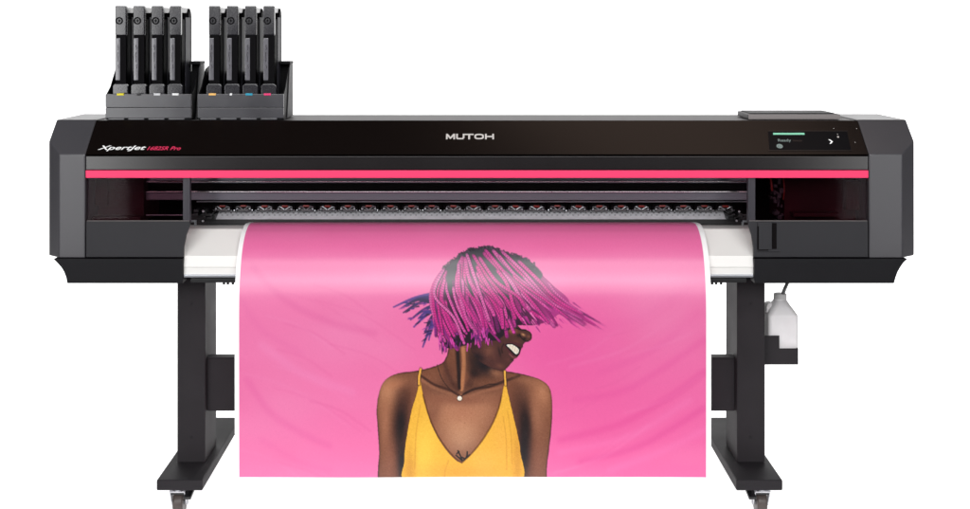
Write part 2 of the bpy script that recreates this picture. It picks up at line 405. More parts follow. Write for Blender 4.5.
# vacuum platen: perforated strip with a black nose
zp0, zp1 = wz(211.6, 4.165), wz(219.0, 4.115)
b = new(); prism(b, [(.185, zp0 + .002), (.165, zp0), (.118, zp1 + .001), (.115, zp1 - .001), (.115, zp1 - .006), (.185, zp1 - .006)], 'x', wx(215, 4.12), wx(727, 4.12))
pt = obj('platen', b, 'plate', printer)
b = new(); nrm = Vector((0, -(zp0 - zp1), .047)).normalized()
for i in range(96):
    for r_ in range(2):
        t = .2 + .3 * r_; x = wx(219 + (i + .5 * r_) * 5.25, 4.13)
        c = Vector((x, .165 + (.118 - .165) * t, zp0 + (zp1 - zp0) * t)) + nrm * .0002
        box(b, x - .0028, x + .0028, c.y - .0022, c.y + .0022, c.z - .0008, c.z + .0006, 0)
obj('suction_holes', b, 'inner', pt)
b = new(); box(b, wx(186, 4.1), wx(757, 4.1), .109, .1145, wz(225, 4.11), zp1 - .0005, .001); obj('platen_nose', b, 'black', printer)
for (a0, a1) in ((191, 215), (727, 747)):                            # media clamps at both ends of the platen
    b = new(); box(b, wx(a0, 4.1), wx(a1, 4.1), .10, .19, wz(220.6, 4.1), wz(212, 4.15), .003)
    for i in range(9):
        x = wx(random.uniform(a0 + 1, a1 - 1), 4.06); z = wz(random.uniform(211, 219), 4.06); q = random.uniform(.002, .005)
        box(b, x - q * 1.6, x + q * 1.6, .06, .11, z - q, z + q, .0008)
    mc = obj('media_clamp', b, 'black', printer)
    for (px_, py_) in (((203, 211.5), (202.5, 221.2)) if a0 < 400 else ((739.5, 211.8), (737, 221))):
        b = new(); cyl(b, (wx(px_, 4.05), .056, wz(py_, 4.05)), .0032, .006, 'y', 14); obj('clamp_screw', b, 'steel', mc)

# lower front panels: upright, the inner ends cut on a slant
yb_ = -.126; dl = 4 + yb_; zt_, zb_ = wz(221.3, dl), wz(257.2, dl); LL = zt_ - zb_
LF = plane_frame((0, yb_, zb_), (0, 0, 1))
XPL, XPR = wx(183.2, dl), wx(754, dl); XQL, XQR = wx(189.8, dl), wx(748.6, dl)
for (xa, xb, xc) in ((XL + .003, XPL, XQL), (XR - .003, XPR, XQR)):
    b = new(); prism(b, [(xa, zb_), (xb, zb_), (xb * .97 + xc * .03, zb_ + LL * .25), (xb * .6 + xc * .4, zb_ + LL * .6), (xc, zt_ - .012), (xc, zt_), (xa, zt_)], 'y', yb_, yb_ + .016, .0016)
    lp = obj('lower_panel', b, 'panel', printer)
    b = new(); box(b, min(xa, xc) + .002, max(xa, xc) - .002, yb_ + .0008, yb_ + .005, zt_ + .0003, zt_ + .0018, .0004); obj('panel_highlight', b, 'lidface', lp)  # paler strip added as the highlight on the panel's top edge
# latch on the right-hand panel
b = new(); f = lambda py: (257.2 - py) / 35.9 * LL
box(b, wx(757.5, dl), wx(771.5, dl), f(249.5), f(222.5), .0005, .006, .0015)
box(b, wx(757, dl), wx(780, dl), f(251.5), f(249.9), .0005, .004, .001)
lt = obj('latch', b, 'panel', printer, True, LF)
b = new(); box(b, wx(771.9, dl), wx(776.6, dl), f(248.8), f(223.0), .0004, .0012, .0002); box(b, wx(757.2, dl), wx(758.4, dl), f(249), f(226), .001, .0064, .0002); box(b, wx(758, dl), wx(768, dl), f(250.2), f(249.2), .001, .0066, .0004)
obj('slot', b, 'inner', lt, True, LF)

# bottom tray with scooped ends
d = 3.87
prof = [(wx(53.4, d), wz(258.6, d)), (wx(55.4, d), wz(260.9, d)), (wx(58, d), wz(263.6, d)), (wx(61.5, d), wz(267.6, d)), (wx(64, d), wz(271.8, d)), (wx(66, d), wz(277, d)), (wx(67.2, d), wz(283.3, d)),
        (wx(894, d), wz(283.3, d)), (wx(895.5, d), wz(278, d)), (wx(897.6, d), wz(272, d)), (wx(900.5, d), wz(267, d)), (wx(903.4, d), wz(262.8, d)), (wx(907.5, d), wz(258.6, d))]
prof = [(x, z if z < ZB - .001 else ZB - .001) for x, z in prof]
zlow = wz(283.3, d); b = new()
prism(b, prof[:7] + [(XPL, zlow), (XPL, ZB - .001)], 'y', -.131, .25, .0018)
prism(b, [(XPR, ZB - .001), (XPR, zlow)] + prof[7:], 'y', -.131, .25, .0018)
box(b, XPL - .0005, XPR + .0005, -.075, .24, zlow + .001, ZB - .003)
obj('bottom_tray', b, 'tray', printer)

# paper path: same curve for the print and, a few mm below, the white apron
def curve(pts, n=60):
    P = [Vector(p) for p in pts]; P = [2 * P[0] - P[1]] + P + [2 * P[-1] - P[-2]]; out = []
    for i in range(1, len(P) - 2):
        for k in range(n):
            t = k / n; a, b_, c, e = P[i - 1], P[i], P[i + 1], P[i + 2]
            out.append(.5 * ((2 * b_) + (-a + c) * t + (2 * a - 5 * b_ + 4 * c - e) * t * t + (-a + 3 * b_ - 3 * c + e) * t ** 3))
    return out + [P[-2]]
KEY = [(.100, wz(222.2, 4.10)), (.020, wz(224.2, 4.02)), (-.032, wz(230, 3.968)), (-.067, wz(237, 3.933)), (-.096, wz(246, 3.904)), (-.116, wz(255, 3.884)),
       (-.132, wz(265, 3.868)), (-.146, wz(278, 3.854)), (-.154, wz(290, 3.846)), (-.158, wz(301, 3.842)), (-.160, wz(316, 3.84)), (-.160, wz(336, 3.84)), (-.159, wz(390, 3.841)), (-.1585, wz(430, 3.8415)), (-.158, wz(479.2, 3.842))]
PATH = curve(KEY)
def resample(path, step):
    L = [0]
    for a, c in zip(path, path[1:]): L.append(L[-1] + (c - a).length)
    n = int(L[-1] / step); s = np.linspace(0, L[-1], n)
    return np.interp(s, L, [p.x for p in path]), np.interp(s, L, [p.y for p in path])

# apron: sheet rows with their own ends
ys, zs = resample(PATH, .006)
rows = []
for i in range(len(ys)):
    a = np.array([ys[min(i + 1, len(ys) - 1)] - ys[max(i - 1, 0)], zs[min(i + 1, len(zs) - 1)] - zs[max(i - 1, 0)]]); a /= np.linalg.norm(a)
    y, z = ys[i] - a[1] * .009, zs[i] + a[0] * .009
    if z < wz(262, 3.87): break
    rows.append((y, z))
pys = [HY + (ZC - z) * F / (4 + y) for y, z in rows]
pick = [min(range(len(rows)), key=lambda i: abs(pys[i] - q)) for q in (224.6, 229.0, 256.5)]
rows = [rows[0]] + [rows[i] for i in pick]
y = rows[-1][0] - .009
rows += [(y, wz(267.8, 3.87)), (y + .0025, wz(268.6, 3.87)), (y + .001, wz(276, 3.87))]
b = new(); vr = []
for (y, z) in rows:
    t = min(1, max(0, (y + .108) / .012)); x0 = XPL * (1 - t) + (XPL - .03) * t + .0; x1 = XPR * (1 - t) + (XPR + .03) * t
    vr.append([b.verts.new((x0, y, z)), b.verts.new((x1, y, z))])
for A, B in zip(vr, vr[1:]): b.faces.new((A[0], B[0], B[1], A[1]))
bmesh.ops.recalc_face_normals(b, faces=b.faces)
bmesh.ops.solidify(b, geom=list(b.faces), thickness=.003)
ap = obj('media_apron', b, 'apron', printer, False)
ylow = rows[-1][0]
b = new(); box(b, XPL + .001, XPR - .001, ylow - .008, ylow + .03, wz(279.4, 3.85), wz(276.3, 3.85), .002); obj('apron_trim', b, 'alu', ap)
b = new(); box(b, wx(189, 3.86), wx(748, 3.86), ylow - .002, ylow + .03, wz(284.2, 3.86), wz(279.8, 3.86), .002)
for px_ in (222, 226, 231, 714, 718, 723): cyl(b, (wx(px_, 3.86), ylow + .006, wz(285.2, 3.86)), .004, .007, 'z', 12)
obj('heater_rail', b, 'black', ap)
# raised lid on the top right
b = new(); z0, z1 = ZT + .0005, wz(114.2, 4.03)
box(b, wx(748, 4.03), wx(840, 4.03), .03, .19, z0, z1, .003)
lid = obj('accessory_lid', b, 'top', printer)
b = new(); box(b, wx(751, 4.03) , wx(835, 4.03), .045, .18, z1 + .0004, z1 + .0025, .001); obj('lid_inset', b, 'tray', lid)
b = new(); box(b, wx(748.2, 4.03), wx(839.8, 4.03), .0265, .0296, z0 + .0005, z1 - .001, .0008); obj('lid_front', b, 'lidface', lid)

# ink racks
RB, RT = ZT + .0005, wz(94.2, 4.0)
def rack(xa, xb, tags):
    X0, X1 = wx(xa), wx(xb); b = new()
    zm = wz(107.6)
    box(b, X0, X1, 0, .008, zm + .0006, RT, .0012); box(b, X0, X1, .0006, .008, RB + .006, zm - .0006, .0012)
    for i in range(4):
        a = X0 + .008 + i * (X1 - X0 - .016) / 4; box(b, a, a + (X1 - X0 - .016) / 4 - .012, -.0006, .007, RB, RB + .0058, .0015)
    r = obj('ink_rack', b, 'rack', printer)
    b = new(); top = wz(62, 4.18)
    for (p, q) in ((X0 + .0005, X0 + .004), (X1 - .004, X1 - .0005)):
        prism(b, [(.0085, RB), (.0085, RT), (.05, RT + .02), (.11, wz(69, 4.12)), (.16, top - .012), (.185, top - .012), (.185, RB)], 'x', p, q, .0008)
    box(b, X0 + .0045, X1 - .0045, .165, .184, RB, top - .03, .001); box(b, X1 - .034, X1 - .0006, .166, .1835, top - .031, top - .0062, .001)
    box(b, X0 + .0045, X1 - .0045, .0085, .164, RB, RB + .012, 0)
    for i in range(5):
        x = X0 + .012 + i * (X1 - X0 - .024) / 4
        if 0 < i < 4: box(b, x - .004, x + .001, .06, .16, RB + .013, RT + .01, .001)
    obj('rack_walls', b, 'rackin', r)
    b = new(); prism(b, [(.062, RB + .001), (.185, RB + .001), (.185, top - .0065), (.125, top - .0065), (.112, top - .016)], 'x', X1 + .0002, X1 + .0032, .001); obj('side_cheek', b, 'panel', r)
    b = new(); box(b, X1 - .030, X1 + .0042, .112, .188, top - .006, top + .003, .002); obj('corner_cap', b, 'rackin', r)
    for (px_, c, w) in tags:
        b = new(); h = .0048 if c != 'ink' else .004
        box(b, wx(px_) - w, wx(px_) + w, -.0022, .0075, RT - .004, RT + h * .5, .001); t = obj('colour_tag', b, 'tag_' + c, r); t['label'] = {'yellow': 'yellow', 'orange': 'orange', 'cyan': 'cyan', 'magenta': 'magenta', 'silver': 'silver', 'pale': 'white', 'ink': 'black'}[c] + ' colour tag'
    return r
rack(105.4, 191.2, [(120.4, 'yellow', .0105), (139, 'ink', .006), (157, 'silver', .0095), (175.4, 'pale', .0095)])
rk = rack(197.6, 283.6, [(212.4, 'orange', .0105), (231, 'pale', .0035), (249, 'cyan', .0105), (267.4, 'magenta', .0105)])

# drain tube to the bottle
b = new(); db = 4.075
tube(b, [(wx(789, db), .08, wz(279, db)), (wx(787.4, db), .08, wz(284, db)), (wx(784, db), .078, wz(290, db)), (wx(781.8, db), .075, wz(297, db)), (wx(781.6, db), .075, wz(310, db))], .0046)
tube(b, [(wx(791, db), .088, wz(279, db)), (wx(789, db), .086, wz(284.5, db)), (wx(785.5, db), .082, wz(291, db)), (wx(783.6, db), .080, wz(297, db))], .0026)
obj('drain_tube', b, 'tube', printer)

# ------------------------------------------------------------------ ink cartridges
def cartridge():
    r = thing('ink_cartridge', 'x', 'ink cartridge', (0, .022, RB + .013), 'ink cartridges standing in the racks')
    y0 = .022; zt = wz(6, 4.022); w = .0168
    zh = wz(35.2, 4.022); zs = wz(38.2, 4.022); zl = wz(80.5, 4.022); zb0 = wz(84, 4.022)
    b = new(); box(b, -.0158, .0158, y0 + .030, y0 + .150, RB + .013, zt - .040, .003)          # main tank
    prism(b, [(y0 + .118, zt - .042), (y0 + .118, zt - .020), (y0 + .134, zt - .006), (y0 + .150, zt - .016), (y0 + .158, zt - .030), (y0 + .158, RB + .014), (y0 + .148, RB + .014), (y0 + .148, zt - .042)], 'x', -.0162, .0162, .001)
    box(b, -.0158, .0158, y0 + .002, y0 + .034, RB + .02, zh, .0015)
    obj('tank', b, 'cartside', r)
    b = new(); box(b, -w, w, y0, y0 + .020, zh, zt, .0028, 3)                                        # head
    hd = obj('head', b, 'cart', r)
    b = new(); ring(b, (-.004, y0 + .0006, zt - .045), .0072, .0112, .0024, 'y'); box(b, -.0085, .0005, y0 - .0016, y0 + .001, zt - .0465, zt - .0435, .0008); box(b, -.0055, -.0025, y0 - .0016, y0 + .001, zt - .050, zt - .040, .0008)
    obj('emblem', b, 'cartside', hd)
    b = new(); box(b, -.0125, .0125, y0 + .0205, y0 + .136, zt - .021, zt - .004, .003); obj('grip', b, 'cart', r)
    b = new(); prism(b, [(-w + .0002, zl), (-.0015, zl), (-.0015, zs), (-w + .0002, zs)], 'y', y0 + .0008, y0 + .012, .002); 
    st = obj('front_strip', b, 'strip', r)
    b = new()
    for (z0, z1, x) in ((zs - .036, zs - .020, -.0085), (zs - .072, zs - .042, -.0095), (zs - .092, zs - .080, -.0075)):
        tube(b, [(x, y0 + .0004, z0), (x + .0018, y0 + .0004, z0 + (z1 - z0) * .35), (x - .001, y0 + .0004, z0 + (z1 - z0) * .7), (x + .001, y0 + .0004, z1)], .0007, 6)
    obj('strip_moulding', b, 'cart', st)
    b = new(); box(b, -.0012, w - .001, y0 + .004, y0 + .02, zl - .004, zh - .0006, .0012); obj('front_column', b, 'cartside', r)
    zq = RB + .014
    b = new(); prism(b, [(-.0225, zq), (.0232, zq), (.0232, zb0 - .006), (.017, zb0), (-.017, zb0), (-.0225, zb0 - .006)], 'y', y0 - .006, y0 + .016, .002)
    ring(b, (0, y0 - .0055, zb0 - .014), .005, .0068, .0012, 'y', 18)
    obj('base', b, 'cart', r)
    b = new(); box(b, .0160, .0176, y0 + .066, y0 + .132, RB + .05, zt - .034, .0012); obj('side_rib', b, 'rib', r)
    return r
def copy_thing(root):
    c = root.copy(); COL.objects.link(c)
    for ch in list(root.children):
        d_ = ch.copy(); COL.objects.link(d_); d_.parent = c
        for g_ in ch.children:
            e_ = g_.copy(); COL.objects.link(e_); e_.parent = d_
    return c
cart0 = cartridge()
spots = [(120.6, 'slim dark ink cartridge above the yellow tag, leftmost in the left rack'),
         (138.8, 'slim dark ink cartridge above the black tag, second from left in the left rack'),
         (157.0, 'slim dark ink cartridge above the silver tag, third in the left rack'),
         (175.2, 'slim dark ink cartridge above the wide white tag, rightmost in the left rack'),
         (214.2, 'slim dark ink cartridge above the orange tag, leftmost in the right rack'),
         (232.2, 'slim dark ink cartridge above the tiny white dot, second in the right rack'),
         (250.4, 'slim dark ink cartridge above the cyan blue tag in the right rack'),
         (268.8, 'slim dark ink cartridge above the magenta red tag, rightmost in the right rack')]
for i, (px_, lab) in enumerate(spots):
    c = cart0 if i == 0 else copy_thing(cart0)
    c.location.x = wx(px_, 4.022); c['label'] = lab

# ------------------------------------------------------------------ the stand
stand = thing('printer_stand', 'dark grey steel stand under the printer, two columns on long feet with casters', 'stand', (0, .15, 0))
ZF = .1235; ZL = wz(283.6, 3.87) - .002
legs = ((wx(177.2), wx(205.2), -.911, -.778), (wx(737), wx(765), .763, .897))
for (x0, x1, f0, f1) in legs:
    b = new(); box(b, x0, x1, 0, .175, ZF + .0006, ZL, .004, 3); lg = obj('leg', b, 'leg', stand)
    b = new()
    for (px_, py_) in ((.5 * (x0 + x1), .60), (.5 * (x0 + x1), .20)): cyl(b, (px_, -.0006, py_), .004, .003, 'y', 16)
    obj('bolt', b, 'foot', lg)
    b = new(); box(b, f0, f1, -.152, .47, ZF - .031, ZF, .005, 3); obj('foot', b, 'foot', lg)
b = new(); box(b, legs[0][1] + .0005, legs[1][0] - .0005, .03, .062, wz(411, 4.03), wz(358.4, 4.03), .003); cb = obj('crossbar', b, 'leg', stand)
b = new(); box(b, legs[0][1] + .001, legs[1][0] - .001, .026, .066, wz(358.2, 4.03), wz(357.0, 4.03) , .001); obj('crossbar_lip', b, 'foot', cb)
# casters
def caster(cx, cy, s):
    r_ = .037; b = new()
    box(b, cx - .030, cx + .030, cy - .03, cy + .03, ZF - .0355, ZF - .0315, .001)
    cyl(b, (cx, cy, ZF - .040), .016, .008, 'z', 20)
    for q in (-1, 1):
        hull(b, [(cx + q * (.0195 + e), y_, z_) for e in (0, .0035) for (y_, z_) in ((cy - .02, ZF - .043), (cy + .014, ZF - .043), (cy + .030, r_ - .008), (cy + .012, r_ - .008))], .0008)
    box(b, cx - .022, cx + .022, cy - .02, cy + .014, ZF - .047, ZF - .0425, .0008)
    c = obj('caster', b, 'steel', stand)
    b = new(); cyl(b, (cx, cy + .02, r_), r_, .030, 'x', 40, bev=.006); w = obj('wheel', b, 'rubber', c)
    b = new(); cyl(b, (cx, cy + .02, r_), .006, .048, 'x', 16); obj('axle', b, 'alu', c)
    b = new(); hull(b, [(cx + s * q, y_, z_) for q in (.024, .046) for (y_, z_) in ((cy - .045, ZF - .058), (cy - .045, ZF - .050), (cy + .01, ZF - .040), (cy + .01, ZF - .050))], .003, 3)
    obj('brake_pedal', b, 'black', c)
    b = new(); box(b, cx - .024, cx + .024, cy - .012, cy + .034, ZF - .056, ZF - .048, .003); obj('wheel_guard', b, 'black', c)
for s, xc in ((1, -.858), (-1, .846)):
    caster(xc, -.105, s); caster(xc, .40, s)
# bottle holder on the right column
xh0, xh1 = legs[1][1] + .0006, wx(798.2, 4.03); y0 = .03; zb1, zm1, zt1 = wz(364.5, 4.03), wz(348.4, 4.03), wz(335.6, 4.03); xm = wx(779.4, 4.03)
b = new(); prism(b, [(xh0, zb1), (xh1, zb1), (xh1, zm1), (xm, zm1), (xm, zt1), (xh0, zt1)], 'y', y0, y0 + .0025)
box(b, xh0, xh1, y0 + .003, y0 + .115, zb1, zb1 + .0025); box(b, xh1 - .0025, xh1, y0 + .003, y0 + .115, zb1 + .003, zm1)
box(b, xh0, xh0 + .0025, y0 + .003, y0 + .115, zb1 + .003, zt1); box(b, xh0 + .003, xh1 - .003, y0 + .1125, y0 + .115, zb1 + .003, zm1)
obj('bottle_holder', b, 'leg', stand, False)

# ------------------------------------------------------------------ waste bottle
bz = zb1 + .0035; bx0, bx1 = wx(766.8, 4.06) , wx(797.0, 4.06); by0, by1 = y0 + .008, y0 + .105
bottle = thing('waste_bottle', 'translucent white plastic waste bottle in the holder beside the right column', 'bottle', ((bx0 + bx1) / 2, (by0 + by1) / 2, bz))
b = new(); cx_, cy_ = (bx0 + bx1) / 2, (by0 + by1) / 2; hx, hy = (bx1 - bx0) / 2, (by1 - by0) / 2
def rr(hx, hy, r, cx=0., n=6):
    out = []
    for (sx_, sy_, a0) in ((1, 1, 0), (-1, 1, 90), (-1, -1, 180), (1, -1, 270)):
        for k in range(n + 1):
            a = R(a0 + 90 * k / n); out.append((cx + sx_ * (hx - r) + r * math.cos(a), sy_ * (hy - r) + r * math.sin(a)))
    return out
nx = wx(782, 4.06) - cx_
zb_top = lambda py: wz(py, 4.05)
secs = [(bz, hx * .94, hy * .94, .010, 0), (bz + .004, hx, hy, .012, 0), (zb_top(318), hx, hy, .012, 0), (zb_top(315.5), hx * 1.0, hy, .013, 0), (zb_top(314.5), hx * .965, hy * .97, .013, 0), (zb_top(311), hx * .82, hy * .88, .016, nx * .3),
        (zb_top(306), hx * .58, hy * .64, .018, nx * .75), (zb_top(303), hx * .46, hy * .48, .018, nx), (zb_top(302.2), .0205, .0205, .0204, nx), (zb_top(301.6), .0195, .0195, .0194, nx), (zb_top(300.5), .0195, .0195, .0194, nx)]
ringv = []
for (z, a, c, r_, ox) in secs: ringv.append([b.verts.new((cx_ + p[0], cy_ + p[1], z)) for p in rr(a, c, min(r_, a * .99, c * .99), ox)])
for A, B in zip(ringv, ringv[1:]):
    for k in range(len(A)): b.faces.new((A[k], A[(k + 1) % len(A)], B[(k + 1) % len(A)], B[k]))
b.faces.new(ringv[0][::-1]); b.faces.new(ringv[-1]); bmesh.ops.recalc_face_normals(b, faces=b.faces)
obj('body', b, 'bottle', bottle)
b = new(); cyl(b, (cx_ + nx, cy_, (zb_top(295.6) + zb_top(301)) / 2), .0185, zb_top(295.6) - zb_top(301), 'z', 32, bev=.0015)
for i in range(28):
    a = 2 * math.pi * i / 28; cyl(b, (cx_ + nx + .0186 * math.cos(a), cy_ + .0186 * math.sin(a), (zb_top(296.4) + zb_top(300.6)) / 2), .001, zb_top(296.4) - zb_top(300.6), 'z', 6)
obj('cap', b, 'cap', bottle)
b = new(); hull(b, [(x, y, z) for y in (cy_ - .018, cy_ + .018) for (x, z) in ((bx0 + .0005, zb_top(319)), (bx0 + .0005, zb_top(308)), (bx0 + .005, zb_top(304.6)), (bx0 + .018, zb_top(303.8)), (bx0 + .022, zb_top(319)))], .004, 3)
obj('handle', b, 'bottle', bottle)

# ------------------------------------------------------------------ the print: a picture painted onto the paper's own colour layer
S = 4
PX0, PX1, PY0, PY1 = 239.0, 706.2, 221.0, 477.3
W_, H_ = int((PX1 - PX0) * S), int((PY1 - PY0) * S)
gx, gy = np.meshgrid(PX0 + (np.arange(W_) + .5) / S, PY0 + (np.arange(H_) + .5) / S)
img = np.zeros((H_, W_, 3))
def blend(mask, c, sl_=None):
    a = mask[..., None]; c = np.asarray(c, float)
    if sl_ is None: img[:] = img * (1 - a) + c * a
    else: img[sl_] = img[sl_] * (1 - a) + c * a
def blur(a, s):
    n = max(1, int(round(s * S)))
    if n < 2: return a
    k = np.hanning(2 * n + 1); k /= k.sum()
    p = np.pad(a, ((n, n), (n, n)) + ((0, 0),) * (a.ndim - 2), mode='edge')
    p = sum(k[i] * p[i:i + a.shape[0]] for i in range(2 * n + 1))
    return sum(k[i] * p[:, i:i + a.shape[1]] for i in range(2 * n + 1))
def poly(pts, soft=0.0):
    m_ = np.zeros((H_, W_), bool); n = len(pts)
    for i in range(n):
        (x1, y1), (x2, y2) = pts[i], pts[(i + 1) % n]
        if y1 == y2: continue
        c = ((y1 > gy) != (y2 > gy)) & (gx < (x2 - x1) * (gy - y1) / (y2 - y1) + x1); m_ ^= c
    m_ = m_.astype(float)
    return blur(m_, soft) if soft > 0 else m_
def smooth(pts, closed=True, n=8):
    P = [np.array(p, float) for p in pts]; out = []; N = len(P)
    for i in range(N if closed else N - 1):
        g_ = (lambda k: P[k % N]) if closed else (lambda k: P[min(max(k, 0), N - 1)])
        a, b_, c, e = g_(i - 1), g_(i), g_(i + 1), g_(i + 2)
        for k in range(n):
            t = k / n; out.append(.5 * ((2 * b_) + (-a + c) * t + (2 * a - 5 * b_ + 4 * c - e) * t * t + (-a + 3 * b_ - 3 * c + e) * t ** 3))
    if not closed: out.append(P[-1])
    return [tuple(p) for p in out]
def stamp(x, y, r, c, a=1.0, soft=.35):
    i0, i1 = int((y - r - 1 - PY0) * S), int((y + r + 1 - PY0) * S) + 1; j0, j1 = int((x - r - 1 - PX0) * S), int((x + r + 1 - PX0) * S) + 1
    i0, j0 = max(i0, 0), max(j0, 0); i1, j1 = min(i1, H_), min(j1, W_)
    if i1 <= i0 or j1 <= j0: return
    s_ = (slice(i0, i1), slice(j0, j1)); d_ = np.hypot(gx[s_] - x, gy[s_] - y)
    blend(np.clip((r - d_) / soft + .5, 0, 1) * a, c, s_)
def stroke(pts, r, c, a=1.0, soft=.35, r_end=None, step=.35, curve_=True):
    if curve_: pts = smooth(pts, False, 10)
    P = np.array(pts, float); L = np.concatenate([[0], np.cumsum(np.hypot(*np.diff(P, axis=0).T))]); n = max(2, int(L[-1] / max(step, r * .4)))
    for t in np.linspace(0, L[-1], n):
        rr_ = r if r_end is None else r + (r_end - r) * t / L[-1]
        cc = c(t / L[-1]) if callable(c) else c
        stamp(np.interp(t, L, P[:, 0]), np.interp(t, L, P[:, 1]), rr_, cc, a, soft)
def glow(x, y, rx, ry, c, a, ang=0.0, clip=None):
    ca, sa = math.cos(ang), math.sin(ang); u = (gx - x) * ca + (gy - y) * sa; v = -(gx - x) * sa + (gy - y) * ca
    m_ = np.exp(-((u / rx) ** 2 + (v / ry) ** 2)) * a
    blend(m_ if clip is None else m_ * clip, c)
def soft_line(pts, r, c, a, blur_, clip=None):
    """a blurred stroke as a mask"""
    m_ = np.zeros((H_, W_)); P = np.array(smooth(pts, False, 8))
    for (x1, y1), (x2, y2) in zip(P, P[1:]):
        j0 = max(0, int((min(x1, x2) - r - 2 - PX0) * S)); j1 = min(W_, int((max(x1, x2) + r + 2 - PX0) * S) + 1)
        i0 = max(0, int((min(y1, y2) - r - 2 - PY0) * S)); i1 = min(H_, int((max(y1, y2) + r + 2 - PY0) * S) + 1)
        if i1 <= i0 or j1 <= j0: continue
        s_ = (slice(i0, i1), slice(j0, j1)); dx, dy = x2 - x1, y2 - y1; q = dx * dx + dy * dy + 1e-9
        t = np.clip(((gx[s_] - x1) * dx + (gy[s_] - y1) * dy) / q, 0, 1)
        m_[s_] = np.maximum(m_[s_], np.clip(r - np.hypot(gx[s_] - x1 - t * dx, gy[s_] - y1 - t * dy) + .5, 0, 1))
    m_ = blur(m_, blur_) * a
    blend(m_ if clip is None else m_ * clip, c)
Hc = lambda pts: [(360 + x / 3.635, 230 + y / 3.635) for x, y in pts]
Bc = lambda pts: [(360 + x / 3.392, 340 + y / 3.392) for x, y in pts]

# pink cloth background
def cnoise(sx_, sy_, seed):
    r_ = np.random.RandomState(seed); a = r_.rand(int(H_ / S / sy_) + 4, int(W_ / S / sx_) + 4)
    yy = (np.arange(H_) / S) / sy_; xx = (np.arange(W_) / S) / sx_; i = yy.astype(int); j = xx.astype(int)
    fy = (yy - i)[:, None]; fx = (xx - j)[None]; fy = fy * fy * (3 - 2 * fy); fx = fx * fx * (3 - 2 * fx)
    return (a[i][:, j] * (1 - fx) + a[i][:, j + 1] * fx) * (1 - fy) + (a[i + 1][:, j] * (1 - fx) + a[i + 1][:, j + 1] * fx) * fy
img[:] = (244, 118, 174)
blend(np.clip((gx - 380) / 280, 0, 1) * np.clip((gy - 270) / 150, 0, 1) * .55, (241, 92, 162))
blend(np.clip((gy - 400) / 80, 0, 1) * np.clip((gx - 300) / 300, 0, 1) * .35, (240, 102, 162))
glow(560, 345, 62, 60, (238, 84, 160), .75); glow(600, 420, 50, 60, (240, 94, 162), .5)
glow(345, 330, 45, 40, (246, 142, 188), .5); glow(275, 400, 45, 70, (245, 136, 184), .45); glow(660, 310, 40, 40, (246, 140, 187), .5)
blend((cnoise(50, 26, 3) - .5) * .35 * (cnoise(50, 26, 3) > .5), (248, 150, 192)); blend(np.clip(.5 - cnoise(44, 30, 5), 0, 1) * .35, (232, 96, 154))
for (p, r_, a, c) in (([(252, 268), (285, 300), (330, 322), (375, 333)], 3, .30, (222, 84, 152)), ([(247, 380), (270, 412), (300, 432), (330, 446)], 3, .30, (226, 86, 156)), ([(242, 300), (262, 330), (300, 352)], 3, .18, (226, 92, 160)),
                    ([(262, 345), (300, 372), (352, 392)], 4, .22, (251, 156, 207)), ([(560, 440), (620, 424), (668, 398), (704, 372)], 3, .34, (222, 62, 142)), ([(580, 462), (640, 446), (704, 408)], 3, .34, (220, 62, 142)),
                    ([(575, 400), (630, 388), (704, 340)], 3, .25, (226, 70, 150)), ([(560, 452), (630, 436), (690, 400)], 3, .28, (249, 132, 192)), ([(600, 372), (650, 352), (700, 312)], 3, .22, (228, 80, 156)), ([(330, 470), (300, 462), (262, 440)], 3, .2, (228, 92, 160)),
                    ([(590, 330), (640, 318), (700, 280)], 4, .18, (230, 88, 160)), ([(610, 470), (660, 452), (704, 430)], 3, .3, (248, 128, 190))):
    soft_line(p, r_, c, a, 5)
for k in range(26):
    x = np.random.RandomState(40 + k); p0 = (x.uniform(540, 640), x.uniform(330, 478)) if k % 2 else (x.uniform(239, 330), x.uniform(280, 470)); L_ = x.uniform(40, 120); sg = -1 if k % 2 else 1
    soft_line([p0, (p0[0] + L_ * .5, p0[1] + sg * L_ * .16), (p0[0] + L_, p0[1] + sg * L_ * .5)], x.uniform(.6, 1.6), (226, 84, 150) if x.rand() < .5 else (250, 152, 200), x.uniform(.10, .22), x.uniform(1.5, 3))
blend(np.random.RandomState(4).rand(H_, W_) * .05, (255, 170, 214))

SK = (122, 72, 50)
